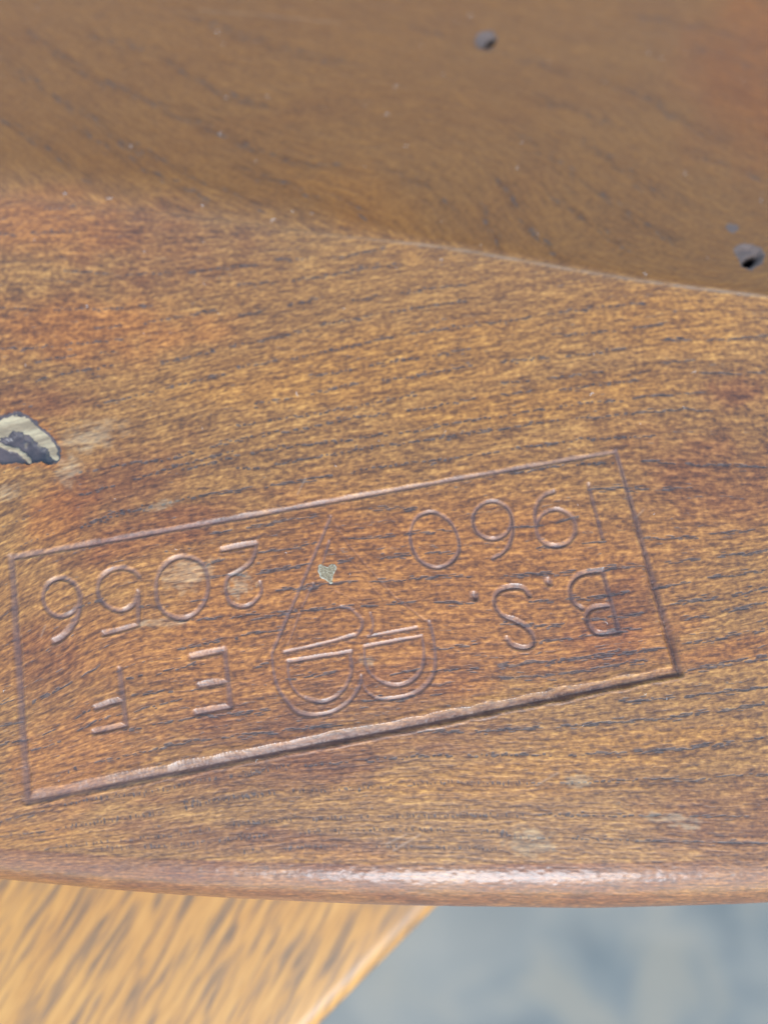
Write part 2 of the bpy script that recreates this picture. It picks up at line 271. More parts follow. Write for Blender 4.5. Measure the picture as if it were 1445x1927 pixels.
for gi, (nm, lab, strokes) in enumerate(G):
    dep = np.zeros_like(groove) if False else None
    deeper = 1.3 if 'border' not in nm else 1.1; dirt_shade_amt = 1. if lab.split()[-1] in ('B', 'S') or 'right line' in lab or 'year' in lab else .80
    for pl, w0, w1, d0, d1 in strokes:
        pl = densify(np.asarray(pl), 6.); sx, sy = surf(pl[:, 0], pl[:, 1]); n = len(pl)
        for i in range(n-1):
            t0 = i/(n-1); w = 1.2*(w0+(w1-w0)*t0)/PMM; d = (d0+(d1-d0)*t0)*deeper
            vx = vnoise(np.array([pl[i, 0]*.035]), np.array([pl[i, 1]*.035]), 71)[0]; w *= .82+.36*vx; d *= .72+.5*vx
            ax, ay, bx, by = sx[i], sy[i], sx[i+1], sy[i+1]
            J, I = window(np.array([ax, bx]), np.array([ay, by]), w*1.5)
            qx = gX[J, I]; qy = gY[J, I]; L2 = (bx-ax)**2+(by-ay)**2+1e-12
            t = np.clip(((qx-ax)*(bx-ax)+(qy-ay)*(by-ay))/L2, 0, 1); ox_ = qx-ax-t*(bx-ax); oy_ = qy-ay-t*(by-ay); dd = np.hypot(ox_, oy_); dd = dd/(w*(1-.34*(ox_*.5-oy_*.86)/(dd+.02)))
            h = d*(.65*np.clip(1-dd, 0, 1)+.35*(.5+.5*np.cos(math.pi*np.clip(dd, 0, 1)))) - .018*np.exp(-((dd-1.25)/.28)**2)*(dd < 1.5)*(d/.2)
            g = groove[J, I]; up = np.where(h > np.maximum(g, 0), h, np.where((g <= 0) & (h < 0), np.minimum(g, h), g)); groove[J, I] = up
            gnorm[J, I] = np.maximum(gnorm[J, I], np.clip(1-dd, 0, 1)*min(1., d/.16)*dirt_shade_amt); sub = gid[J, I]; sub[(dd < 1.0) & (h >= g)] = gi
edge_noise = (fbm(gX*5, gY*5, 5, 2)-.5)
groove = groove*(1+.22*edge_noise)

# ------------------------------------------------------------------ pores in rows along the rings
pore = np.zeros(gX.shape)
rowb = np.zeros(gX.shape)
def dash(px, py, L, Wd, ang, amp, pore=pore):           # px units
    q0 = surf1(px, py); q1 = surf1(px+math.cos(ang)*4, py+math.sin(ang)*4); x = np.array([q0[0], q1[0]]); y = np.array([q0[1], q1[1]])
    s = math.hypot(x[1]-x[0], y[1]-y[0])/4; dx, dy = (x[1]-x[0])/s/4, (y[1]-y[0])/s/4
    hl, hw = L*s/2, Wd*s/2; m = max(hl, hw)*1.6
    J, I = window(x[:1], y[:1], m)
    qx = gX[J, I]-x[0]; qy = gY[J, I]-y[0]
    a = (qx*dx+qy*dy)/hl; b = (-qx*dy+qy*dx)/hw
    r = a**4 + b**2
    pore[J, I] = np.maximum(pore[J, I], amp*np.exp(-r*1.1))
def fdir(field, x, y):
    e = 4.; gx = (field(np.array([x+e]), np.array([y]))-field(np.array([x-e]), np.array([y])))[0]; gy = (field(np.array([x]), np.array([y+e]))-field(np.array([x]), np.array([y-e])))[0]
    return math.atan2(-gx, gy)
def ridge_at(x): return np.interp(x, ridge_px[:, 0], ridge_px[:, 1])
cnt = 0
def pore_row(l, strong):
    global cnt
    q = densify(l, 4.); acc = 0.; nextp = 0.
    on = True; run = random.uniform(20, 90)
    for a, b in zip(q[:-1], q[1:]):
        acc += np.hypot(*(b-a))
        if acc < nextp: continue
        x, y = a
        if not (-60 < x < 1505 and y < 1650): nextp = acc+10; continue
        if y < ridge_at(x)+6: nextp = acc+10; continue
        if run < 0: on = not on; run = (random.uniform(60, 220) if strong else random.uniform(25, 90)) if on else random.uniform(6, 26)*(1 if strong else 3)
        ang = math.atan2(b[1]-a[1], b[0]-a[0])
        instamp = 900 < y < 1420 and x > 380
        if y > 1440 and 120 < x < 1000:      # end grain like short strokes near the front
            L, Wd, st_, an = random.uniform(5, 10), random.uniform(3, 4.5), random.uniform(4, 9), math.pi/2+random.uniform(-.35, -.05)
        elif instamp or x > 1200:
            L, Wd, st_, an = random.uniform(7, 24), random.uniform(2.3, 3.8), random.uniform(3.5, 8), ang*.8+random.uniform(-.10, .06)
        elif x < 420 and y > 1050:
            L, Wd, st_, an = random.uniform(7, 22), random.uniform(2.6, 4.2), random.uniform(6, 14), ang+random.uniform(-.12, .05)
        else:
            L, Wd, st_, an = random.uniform(5, 12), random.uniform(3.4, 5.2), random.uniform(5, 10), ang*.6+random.uniform(-.2, .1)
        run -= st_; nextp = acc+st_
        if not on: continue
        dash(x, y+random.gauss(0, 2), random.uniform(26, 60), random.uniform(7, 11), ang, random.uniform(.5, 1.) if strong else random.uniform(.2, .5), rowb)
        amp = (random.uniform(.65, 1.1) if strong else random.uniform(.25, .55))
        spread = 3.2 if not instamp else 4.5
        for k in range(random.choice((1, 1, 2))):
            dash(x+random.uniform(-3, 3), y+random.gauss(0, spread*(.4+.6*k)), L, Wd, an, amp*(1 if k == 0 else .8)*(random.uniform(.6, 1) if y > 1440 else 1)); cnt += 1
for l in rows_low: pore_row(l, True)
# rings between the traced ones
taken = np.concatenate([densify(l, 10.) for l in rows_low])
xs_ = np.arange(-40, 1500, 12.); ysd = np.arange(340, 1660, 3.)
for k in np.arange(250, 1850, 24.):
    seg = []
    for x in xs_:
        col = low(np.full(ysd.shape, x), ysd) - low(np.array([700.]), np.array([1000.]))[0] + 1000 - k
        z = np.where((col[:-1] < 0) & (col[1:] >= 0))[0]
        ok = False
        if len(z):
            y = ysd[z[0]] + 5*(vnoise(np.array([x*.02]), np.array([k*.1]), 44)[0]-.5)*2
            ok = np.min((np.abs(taken[:, 0]-x) < 30)*0 + np.hypot((taken[:, 0]-x)*.35, taken[:, 1]-y)) > 14
        if ok: seg.append((x, y))
        elif len(seg) > 2: pore_row(np.array(seg), False); seg = []
        else: seg = []
    if len(seg) > 2: pore_row(np.array(seg), False)
for l in rows_up:                            # the dished side: longer, softer vessel lines
    q = densify(l, 5.)
    for i in range(0, len(q)-1, 2):
        if q[i, 1] > ridge_at(q[i, 0])-10: continue
        d_ = q[i+1]-q[i]
        for kk in range(2):
            if random.random() < .6: dash(q[i, 0]+random.gauss(0, 5), q[i, 1]+random.gauss(0, 5), random.uniform(12, 30), random.uniform(4, 7), math.atan2(d_[1], d_[0])+random.gauss(0, .12), random.uniform(.25, .55)); dash(q[i, 0]+random.gauss(0, 4), q[i, 1]+random.gauss(0, 4), random.uniform(30, 60), random.uniform(9, 16), math.atan2(d_[1], d_[0]), random.uniform(.4, 1.), rowb); cnt += 1
for i in range(1500):                        # stray pores everywhere
    x, y = random.uniform(-20, 1470), random.uniform(0, 1600)
    u_side = y < ridge_at(x)
    an = fdir(upf if u_side else low, x, y)*(1 if u_side else .7)
    dash(x, y, random.uniform(6, 18), random.uniform(2.5, 4.), an, random.uniform(.2, .5)*(.6 if u_side else 1)); cnt += 1
print('dashes', cnt)

# ------------------------------------------------------------------ tints (worn, stained and bleached patches, painted sheen), scratches, painted crest highlights
def blob(cx, cy, rx, ry, rot=0., seed=1, rough=.5, sharp=.35):
    c, s = math.cos(math.radians(rot)), math.sin(math.radians(rot)); x = PX-cx; y = PY-cy
    a = (x*c+y*s)/rx; b = (-x*s+y*c)/ry; r = np.hypot(a, b) + rough*(fbm(PX/max(rx, ry)*3.1, PY/min(rx, ry)*1.7, seed, 3)-.5)*2
    return 1-sstep(1-sharp, 1+sharp, r)
orange = np.zeros(gX.shape); yellow = orange.copy(); wine = orange.copy(); pale = orange.copy()
for b in [(700,1130,620,190,-10,2,.5,.6),(1000,1230,300,60,-10,3,.6,.5),(60,420,220,60,3,4,.4,.6),(160,620,200,60,0,5,.5,.6),(110,970,70,50,-50,6,.4,.5),(1430,130,120,160,0,8,.5,.7),(150,1420,160,90,-25,9,.5,.6),(1350,1230,130,25,-10,12,.5,.6)]:
    orange = np.maximum(orange, blob(*b)*.8)
for b in [(1000,760,260,40,-8,21,.5,.6),(1270,590,180,60,0,22,.5,.6),(40,1575,180,26,3,23,.4,.5),(620,1618,140,18,1,24,.5,.5),(1200,1390,240,22,-4,25,.5,.5),(1050,1440,260,20,-4,26,.5,.5),(700,690,330,60,-8,27,.5,.7),(900,1480,300,24,-2,29,.5,.5),(690,390,120,60,25,30,.5,.7)]:
    yellow = np.maximum(yellow, blob(*b)*.8)
for b in [(1385,735,60,30,0,41,.5,.6),(1330,900,150,80,8,42,.6,.6),(300,1000,190,40,-15,43,.6,.5),(230,910,140,60,-20,44,.5,.6),(90,1250,70,60,-30,45,.5,.6),(300,470,120,70,0,46,.6,.6),(600,1330,250,60,-10,47,.6,.6),(1150,1180,60,100,20,48,.5,.5),(470,1580,260,25,4,49,.6,.5),(60,755,110,30,5,51,.5,.6),(1400,1560,160,90,0,52,.6,.6),(640,1420,300,40,-10,53,.6,.6),(290,1585,60,14,2,54,.4,.4)]:  # blobs at the right edge put a lilac sheen into the colour
    wine = np.maximum(wine, blob(*b)*.85)
for b in [(352,1080,44,30,-8,61,.6,.35,),(170,822,52,22,-18,62,.7,.5),(128,885,22,26,20,63,.7,.5),(15,925,30,14,-20,65,.7,.5),(1000,1585,38,24,0,64,.8,.5),(305,950,26,7,-15,67,.8,.5),(690,1245,14,10,0,68,.7,.4),(300,1172,34,8,0,69,.9,.4),(1270,1545,40,12,5,70,.9,.4),(1090,1470,22,10,5,74,.9,.4),(455,1100,22,30,0,75,1.1,.3)]:
    pale = np.maximum(pale, blob(*b)*.7)
scr_light = np.zeros(gX.shape)
for pl in [[(740,1602),(790,1572)],[(726,1590),(765,1571)],[(77,1199),(86,1177)],[(1010,1478),(1050,1455)],[(560,930),(575,900)],[(1195,975),(1210,960)],[(375,18),(500,28),(640,42)]]:  # last line is a painted highlight on the upper crest, the rest scratches
    p = densify(np.array(pl, float), 5.); sx, sy = surf(p[:, 0], p[:, 1])
    for i in range(len(p)-1):
        J, I = window(sx[i:i+2], sy[i:i+2], .5); qx = gX[J, I]; qy = gY[J, I]
        t = np.clip(((qx-sx[i])*(sx[i+1]-sx[i])+(qy-sy[i])*(sy[i+1]-sy[i]))/((sx[i+1]-sx[i])**2+(sy[i+1]-sy[i])**2), 0, 1)
        dd = np.hypot(qx-sx[i]-t*(sx[i+1]-sx[i]), qy-sy[i]-t*(sy[i+1]-sy[i])); scr_light[J, I] = np.maximum(scr_light[J, I], .5*np.exp(-(dd/.10)**2))
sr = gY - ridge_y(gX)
scr_light = np.maximum(scr_light, 1.5*np.exp(-((sr+.1)/.2)**2)*np.interp(gX, [-12, 6, 60], [0, 1, 1])*fbm(gX*.8, gY*3, 77, 2))  # pale highlight painted along the ridge crest
scr_light = np.maximum(scr_light, .35*np.exp(-(sr/.8)**2)*np.interp(gX, [-50, -12, 6, 60], [.2, .2, 0, 0]))  # softer painted crest highlight towards the left
yellow *= 1-.8*(sr > .1)*np.interp(gX, [2, 10], [0, 1])
# knot and nail holes
def inside(poly, X, Y):
    p = np.asarray(poly, float); r = np.zeros(X.shape, bool); j = len(p)-1
    for i in range(len(p)):
        c = ((p[i, 1] > Y) != (p[j, 1] > Y)) & (X < (p[j, 0]-p[i, 0])*(Y-p[i, 1])/(p[j, 1]-p[i, 1]+1e-12)+p[i, 0]); r ^= c; j = i
    return r
def dist_poly(pts, X, Y, closed=False):
    p = np.asarray(pts, float); d = np.full(X.shape, 1e9)
    if closed: p = np.concatenate([p, p[:1]])
    for a, b in zip(p[:-1], p[1:]):
        t = np.clip(((X-a[0])*(b[0]-a[0])+(Y-a[1])*(b[1]-a[1]))/(((b-a)**2).sum()+1e-9), 0, 1); d = np.minimum(d, np.hypot(X-a[0]-t*(b[0]-a[0]), Y-a[1]-t*(b[1]-a[1])))
    return d
kK = .1661; zK = lambda p: zs(0, 700, kK, p)
knot_out = zK([(-500,640),(-300,560),(0,508),(120,480),(200,465),(290,488),(430,590),(560,705),(640,805),(680,900),(696,990),(640,1015),(560,1052),(480,1020),(400,1010),(330,1055),(240,1030),(0,1040),(-300,1060),(-560,950)])
cream_in = zK([(-500,800),(-200,770),(0,760),(80,730),(140,650),(260,670),(330,720),(390,780),(470,830),(530,860),(570,950),(640,1005)])
JW = np.where((r0 > -10+0*r0))[0]
kmask = (PX > -150) & (PX < 160) & (PY > 740) & (PY < 920)
jj, ii = np.where(kmask); J = slice(jj.min(), jj.max()+1); I = slice(ii.min(), ii.max()+1)
kx, ky = PX[J, I], PY[J, I]; wob = 5.0*(fbm(kx*.13, ky*.13, 81, 4)-.5)*2; kx2 = kx+wob; ky2 = ky+5.0*(fbm(kx*.13, ky*.13, 83, 4)-.5)*2
ins = inside(knot_out, kx2, ky2); dout = dist_poly(knot_out, kx2, ky2, True)
poly_dark = np.concatenate([cream_in, zK([(640,1030),(560,1060),(330,1060),(0,1060),(-500,1060)])])
dark_in = inside(poly_dark, kx2, ky2)
swirl = dist_poly(zK([(-300,740),(-80,790),(0,812),(90,850),(200,880),(250,930),(320,1000)]), kx2, ky2)
cream = (ins & ~dark_in)*sstep(1.0, 6.5, dout)*(.62+.6*fbm(kx*.08, ky*.25, 86, 3))
cream = np.maximum(cream, ins*dark_in*(1-sstep(3.0, 6.0, swirl))*.85)
cream = np.maximum(cream, ins*np.exp(-(((kx2-47)/9)**2+((ky2-837)/7)**2))*.45); cream = np.maximum(cream, ins*np.exp(-(((kx2-73)/8)**2+((ky2-838)/7)**2))*.5)
kz = np.zeros(gX.shape); kz[J, I] = ins*(-.10*sstep(0, 4, dout) - .30*dark_in*sstep(0, 12, dist_poly(cream_in, kx2, ky2))*(1-cream) + .10*(fbm(kx*.12, ky*.12, 88, 3)-.5))
creamA = np.zeros(gX.shape); creamA[J, I] = cream
halo = np.zeros(gX.shape); halo[J, I] = (~ins)*np.exp(-(dout/9.)**2)
orange = np.maximum(orange, halo*.9); rim_ = np.zeros(gX.shape); rim_[J, I] = .9*np.exp(-(dout/3.)**2)*sstep(-2, 3, -(ky-870)+8*np.sin(kx*.2)); pore = np.maximum(pore, rim_)
KN = len(G); tmp = gid[J, I]; tmp[ins] = KN
holez = np.zeros(gX.shape); holec = np.zeros(gX.shape)
holes = [([(893,75),(900,64),(912,58),(927,60),(935,72),(930,84),(915,91),(898,88)], (924, 77), 8, 1.0), ([(1366,428),(1374,422),(1386,424),(1388,432),(1380,438),(1370,434)], (1378, 428), 4, .35), ([(1380,470),(1392,460),(1412,460),(1432,468),(1438,480),(1430,498),(1412,508),(1396,502),(1388,486)], (1414, 488), 9, 1.3)]
for hi, (poly, (dx_, dy_), dr, dep) in enumerate(holes):
    m = (np.abs(PX-dx_) < 70) & (np.abs(PY-dy_) < 70); jj, ii = np.where(m); J = slice(jj.min(), jj.max()+1); I = slice(ii.min(), ii.max()+1)
    hx, hy = PX[J, I], PY[J, I]; w1 = 2.*(fbm(hx*.15, hy*.15, 90+hi, 2)-.5)*2
    ins = inside(poly, hx+w1, hy+w1); dd = dist_poly(poly, hx+w1, hy+w1, True)
    ax_, ay_ = (hx-dx_), (hy-dy_); c, s = math.cos(-.6), math.sin(-.6); dk = np.exp(-(((ax_*c+ay_*s)/(dr*1.5))**2+((-ax_*s+ay_*c)/(dr*.75))**2)**1.5)
    holez[J, I] = np.where(ins, -.35*dep*sstep(0, 8, dd)-1.6*dep*dk, 0); holec[J, I] = np.where(ins, .35+.65*dk, 0)*sstep(0, 2, dd)
    tmp = gid[J, I]; tmp[ins] = KN+1+hi

# ------------------------------------------------------------------ final heights, attributes
micro = .035*(fbm(gX*.6, gY*.6, 101, 3)-.5)*2
tear = sstep(1430, 1500, PY)*(1-sstep(1625, 1660, PY))
stri = np.zeros(gX.shape); sm = tear > 0
stri[sm] = (vnoise(PX[sm]/5.2 + .02*PY[sm], PY[sm]/26., 120)-.5)*2*tear[sm]*sstep(80, 200, PX[sm])*(1-sstep(950, 1150, PX[sm]))
Z = gZ - groove - .014*pore - .04*scr_light + kz + holez + micro*.6 + .012*stri
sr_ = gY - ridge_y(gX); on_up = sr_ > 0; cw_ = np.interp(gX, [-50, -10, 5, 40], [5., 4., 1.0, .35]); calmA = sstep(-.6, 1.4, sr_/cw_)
vlow = low(PX, PY)/PMM; vup = upf(PX, PY)/PMM*1.1
e_ = 1.0
ulow = gX*1.0; uup = (gX*.75 - gY*.65)
GU = np.where(on_up, uup+300, ulow); GV = np.where(on_up, vup+300, vlow)
paleA = np.clip(pale, 0, 1); 

# ------------------------------------------------------------------ materials
def mat(name):
    m = bpy.data.materials.new(name); m.use_nodes = True; nt = m.node_tree; nt.nodes.clear(); return m, nt
class NT:
    def __init__(s, nt): s.nt = nt
    def n(s, t, **kw):
        x = s.nt.nodes.new(t)
        for k, v in kw.items(): setattr(x, k, v)
        return x
    def set(s, sock, v):
        if isinstance(v, bpy.types.NodeSocket): s.nt.links.new(v, sock)
        elif v is not None: sock.default_value = v
    def attr(s, name, out='Fac'): return s.n('ShaderNodeAttribute', attribute_name=name).outputs[out]
    def math(s, op, a, b=None, c=None, clamp=False):
        x = s.n('ShaderNodeMath', operation=op, use_clamp=clamp)
        for i, v in enumerate((a, b, c)):
            if v is not None: s.set(x.inputs[i], v)
        return x.outputs[0]
    def mix(s, f, a, b, blend='MIX'):
        x = s.n('ShaderNodeMix', data_type='RGBA', blend_type=blend); s.set(x.inputs[0], f)
        s.set(x.inputs[6], a if isinstance(a, bpy.types.NodeSocket) else (*a, 1)); s.set(x.inputs[7], b if isinstance(b, bpy.types.NodeSocket) else (*b, 1)); return x.outputs[2]
    def noise(s, vec, scale, detail=3, rough=.55, dist=0., out=0):
        x = s.n('ShaderNodeTexNoise'); s.set(x.inputs['Vector'], vec); x.inputs['Scale'].default_value = scale; x.inputs['Detail'].default_value = detail; x.inputs['Roughness'].default_value = rough; x.inputs['Distortion'].default_value = dist; return x.outputs[out]
    def scale(s, vec, sc, loc=(0, 0, 0)):
        x = s.n('ShaderNodeMapping'); s.set(x.inputs[0], vec); x.inputs['Scale'].default_value = sc; x.inputs['Location'].default_value = loc; return x.outputs[0]
    def ramp(s, f, stops):
        x = s.n('ShaderNodeValToRGB'); s.set(x.inputs[0], f); el = x.color_ramp.elements
        while len(el) < len(stops): el.new(.5)
        for e_, (p, c) in zip(el, stops): e_.position = p; e_.color = (*c, 1) if len(c) == 3 else c
        return x.outputs[0]
    def rng(s, v, a, b, c, d):
        x = s.n('ShaderNodeMapRange'); s.set(x.inputs[0], v)
        for i, q in enumerate((a, b, c, d)): x.inputs[i+1].default_value = q
        return x.outputs[0]
    def bump(s, h, dist, strength=1., normal=None):
        x = s.n('ShaderNodeBump'); s.set(x.inputs['Height'], h); x.inputs['Distance'].default_value = dist; x.inputs['Strength'].default_value = strength
        if normal is not None: s.set(x.inputs['Normal'], normal)
        return x.outputs[0]
    def out(s, **kw):
        p = s.n('ShaderNodeBsdfPrincipled')
        for k, v in kw.items(): s.set(p.inputs[k.replace('_', ' ')], v)
        o = s.n('ShaderNodeOutputMaterial'); s.nt.links.new(p.outputs[0], o.inputs[0]); return p
def wood(name, knot=False, hole=False):
    m, nt = mat(name); T = NT(nt)
    g = T.attr('grain', 'Vector')
    fib = T.noise(T.scale(g, (.18, 2.4, 1)), 1.0, 4, .62, .1)
    fine = T.noise(T.scale(g, (.40, 5.0, 1), (7, 3, 0)), 1.0, 3, .65, .1)
    speck = T.noise(T.scale(g, (1.7, 5.8, 1), (2, 9, 0)), 1.0, 2, .5)
    blot = T.noise(T.scale(g, (.10, .22, 1), (4, 1, 0)), 1.0, 4, .6, .4)
    band = T.noise(T.scale(g, (.06, .9, 1), (1, 5, 0)), 1.0, 3, .55, .1)
    t = T.math('ADD', T.math('MULTIPLY', fib, .18), T.math('ADD', T.math('MULTIPLY', fine, .62), T.math('MULTIPLY', band, .22)))
    t = T.math('ADD', t, T.math('MULTIPLY', T.math('SUBTRACT', speck, .5), .52))
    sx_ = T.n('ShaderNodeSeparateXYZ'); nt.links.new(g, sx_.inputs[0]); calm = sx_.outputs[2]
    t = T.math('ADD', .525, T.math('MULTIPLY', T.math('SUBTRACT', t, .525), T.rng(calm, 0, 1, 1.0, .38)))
    col = T.ramp(t, [(.36, (.090, .037, .012)), (.48, (.190, .080, .020)), (.57, (.285, .127, .030)), (.70, (.46, .225, .055))])
    tn = T.n('ShaderNodeAttribute', attribute_name='tone'); sp = T.n('ShaderNodeSeparateColor'); nt.links.new(tn.outputs['Color'], sp.inputs[0])
    o_, y_, w_ = sp.outputs[0], sp.outputs[1], sp.outputs[2]; p_ = tn.outputs['Alpha']
    col = T.mix(T.math('MULTIPLY', o_, .7), col, T.mix(1., col, (1.15, .80, .52), 'MULTIPLY'))
    col = T.mix(T.math('MULTIPLY', y_, .9), col, T.mix(1., col, (1.22, 1.14, .85), 'MULTIPLY'))
    wf = T.math('MULTIPLY', w_, T.rng(blot, .3, .62, .35, 1.))
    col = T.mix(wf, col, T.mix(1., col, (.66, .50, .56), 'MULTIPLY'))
    col = T.mix(T.math('MULTIPLY', calm, .64), col, T.mix(1., col, (.52, .46, .38), 'MULTIPLY'))  # upper facet's shade put into the wood colour
    col = T.mix(T.rng(blot, .42, .75, 0., .3), col, T.mix(1., col, (.72, .58, .55), 'MULTIPLY'))
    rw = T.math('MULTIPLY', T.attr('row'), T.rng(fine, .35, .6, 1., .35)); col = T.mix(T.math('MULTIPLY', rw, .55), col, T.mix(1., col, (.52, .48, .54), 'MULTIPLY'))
    pr = T.attr('pore'); pth = T.rng(T.math('ADD', pr, T.math('MULTIPLY', T.math('SUBTRACT', speck, .5), 1.0)), .24, .52, 0., 1.)
    pcol = T.mix(T.rng(speck, .45, .62, 0, 1), (.024, .018, .016), (.062, .050, .046))
    col = T.mix(T.math('MULTIPLY', pth, .78), col, pcol)
    pf = T.math('MULTIPLY', p_, T.rng(T.math('ADD', fine, T.math('MULTIPLY', fib, .6)), .66, 1.0, .08, 1.2), clamp=True)
    col = T.mix(T.math('MULTIPLY', pf, .45), col, (.42, .35, .22))
    scr_light_ = T.attr('scratch_crest_light'); col = T.mix(T.math('MULTIPLY', scr_light_, .35), col, (.45, .33, .22))  # pale colour for scratches and the painted crest highlight
    gr0 = T.attr('groove'); gr = T.rng(T.math('ADD', gr0, T.math('MULTIPLY', T.math('SUBTRACT', speck, .5), .3)), .05, .5, 0, 1); col = T.mix(T.math('MULTIPLY', gr, .5), col, T.mix(fine, (.090, .064, .066), (.165, .120, .122)))  # mauve groove walls: cool sky reflection put into the colour
    dirt_shade = T.math('MULTIPLY', T.rng(gr0, .62, .95, 0, 1), T.rng(T.math('ADD', fib, T.math('MULTIPLY', speck, .5)), .6, .85, .25, .95)); col = T.mix(dirt_shade, col, (.050, .030, .025))  # groove bottoms: dirt together with shade painted into the colour
    rough = T.math('ADD', .40, T.math('MULTIPLY', fib, .16)); rough = T.math('ADD', rough, T.math('MULTIPLY', gr, .12)); rough = T.math('ADD', rough, T.math('MULTIPLY', pf, .2))
    if knot:
        cr = T.attr('cream'); cn = T.math('ADD', cr, T.math('MULTIPLY', T.math('SUBTRACT', speck, .5), .5)); cf = T.rng(cn, .3, .65, 0, 1)
        dk = T.mix(T.rng(blot, .4, .6, 0, 1), (.020, .018, .020), (.105, .072, .064))
        col = T.mix(cf, dk, T.mix(T.rng(fib, .4, .65, 0, 1), (.22, .16, .09), (.42, .33, .19)))
    if hole:
        rough = .75
        hc = T.attr('cream'); col = T.mix(T.rng(hc, .38, .62, 0, 1), T.mix(fine, (.06, .042, .034), (.17, .13, .112)), (.004, .003, .003))
    hgt = T.math('ADD', T.math('MULTIPLY', fine, .9), T.math('ADD', T.math('MULTIPLY', fib, .9), T.math('MULTIPLY', speck, .35)))
    hgt = T.math('SUBTRACT', hgt, T.math('MULTIPLY', pth, .22))
    bmp = T.bump(hgt, 0.00009, 1.0)
    T.out(Base_Color=col, Roughness=rough, Normal=bmp, Specular_IOR_Level=.1 if hole else T.math('MULTIPLY', T.rng(calm, 0, 1, .38, .20), T.math('SUBTRACT', 1., T.math('MULTIPLY', gr, .4))), Coat_Weight=0. if hole else T.math('MULTIPLY', T.rng(calm, 0, 1, .6, .14), T.math('SUBTRACT', 1., T.math('MULTIPLY', gr, .5))), Coat_Roughness=T.math('ADD', .21, T.math('MULTIPLY', gr, .12)))
    return m
M_wood = wood('polished_elm'); M_knot = wood('knot_wood', knot=True); M_hole = wood('hole_wood', hole=True)

# ------------------------------------------------------------------ seat mesh: top grid + rounded front + skirt
th = np.radians(np.concatenate([np.linspace(0, 100, 110)[1:]]))[::-1]
rr = edge_r(XS)
e0 = Z[0]                                     # continue smoothly from the first row
arcY = ey_[None, :] - rr[None, :]*np.sin(th)[:, None]
sl0 = 0.0022*2*np.clip(-6-ey_, 0, None)
arcZ = gZ[0][None, :] - rr[None, :]*(1-np.cos(th))[:, None] - (rr[None, :]*np.sin(th)[:, None])*sl0[None, :]
arcX = np.broadcast_to(XS[None, :], arcY.shape).copy()
apx, apy = pixel(arcX, arcY, arcZ)
rough_arc = (.022*(fbm(arcX*1.6, arcY*4.+th[:, None]*3, 130, 4)-.5)*2 + .006*(fbm(arcX*2.3+th[:, None]*1.2+.5*vnoise(arcX, th[:, None]*4+0*arcX, 133), th[:, None]*5+0*arcX, 131, 3)-.5)*sstep(.05, .3, th)[:, None]) 
nY = -np.sin(th)[:, None]; nZ = np.cos(th)[:, None]
arcY2 = arcY + nY*rough_arc; arcZ2 = arcZ + nZ*rough_arc + (Z[0]-gZ[0])[None, :]*np.exp(-((th[0]*0+th)[:, None])*6)
# lower face and underside
fy0, fz0 = arcY[0], arcZ[0]
faceY = np.stack([fy0+9, fy0+5, fy0+1.6, fy0+.8]); faceZ = np.stack([fz0-27, fz0-25, fz0-20, fz0-8]); faceX = np.broadcast_to(XS, faceY.shape)
allX = np.concatenate([faceX, arcX, gX]); allY = np.concatenate([faceY, arcY2, gY]); allZ = np.concatenate([faceZ, arcZ2, Z])
nf = len(faceX); na = len(arcX); n0 = nf+na
def ext(a, v=0., arc=None): return np.concatenate([np.full(faceX.shape, v), np.full(arcX.shape, v) if arc is None else arc, a])
arc_arc = np.cumsum(np.concatenate([[0], np.hypot(np.diff(arcY[:, nx//2]), np.diff(arcZ[:, nx//2]))]))[::-1]
vE = GV[0][None, :] + arc_arc[:, None]; vF = np.broadcast_to(vE[0], faceX.shape) + (np.array([30, 26, 20, 8]))[:, None]
gridU = np.concatenate([faceX, arcX, GU]); gridV = np.concatenate([vF, vE, GV])
apore = np.clip(.0 + .9*(vnoise(arcX*2.2, vE*5, 140) > .80)*vnoise(arcX*.4, vE*1.2, 141), 0, 1)*.45
poreA = ext(pore, 0, apore); scr_lightA = ext(scr_light)
tone = np.stack([ext(orange, .1), ext(yellow, .0), ext(wine, 1.), ext(paleA)], -1)  # full wine on the front lip paints it darker, as if less lit
creamF = ext(creamA + holec)
gidF = ext(gid.astype(float), -1).astype(int)
Hh, Ww = allX.shape
bot = fz0[nx//2]-27
def build_mesh(name, faces, verts, mats):
    me = bpy.data.meshes.new(name); me.vertices.add(len(verts)); me.vertices.foreach_set('co', verts.astype(np.float32).ravel())
    nf_ = len(faces); me.loops.add(nf_*4); me.loops.foreach_set('vertex_index', faces.astype(np.int32).ravel())
    me.polygons.add(nf_); me.polygons.foreach_set('loop_start', np.arange(0, nf_*4, 4, dtype=np.int32)); me.polygons.foreach_set('loop_total', np.full(nf_, 4, np.int32))
    me.polygons.foreach_set('use_smooth', np.ones(nf_, bool)); me.update(calc_edges=True); me.validate()
    me.materials.append(mats); return me
V = np.stack([allX*MM, allY*MM, allZ*MM+TOP], -1).reshape(-1, 3)
AU = np.stack([gridU, gridV, ext(calmA)], -1).reshape(-1, 3); PO = poreA.ravel(); SC = scr_lightA.ravel(); GRV = ext(gnorm).ravel(); ROW_LIPSHADE = ext(rowb, .9, np.broadcast_to(.95*sstep(.15, .9, th)[:, None], arcX.shape)).ravel(); TO = tone.reshape(-1, 4); CR = creamF.ravel()  # row band also darkens the front lip, shade put into its colour
idx = np.arange(Hh*Ww).reshape(Hh, Ww)
Fc = np.stack([idx[:-1, :-1], idx[:-1, 1:], idx[1:, 1:], idx[1:, :-1]], -1).reshape(-1, 4)
gq = np.maximum(np.maximum(gidF[:-1, :-1], gidF[:-1, 1:]), np.maximum(gidF[1:, 1:], gidF[1:, :-1])).reshape(-1)
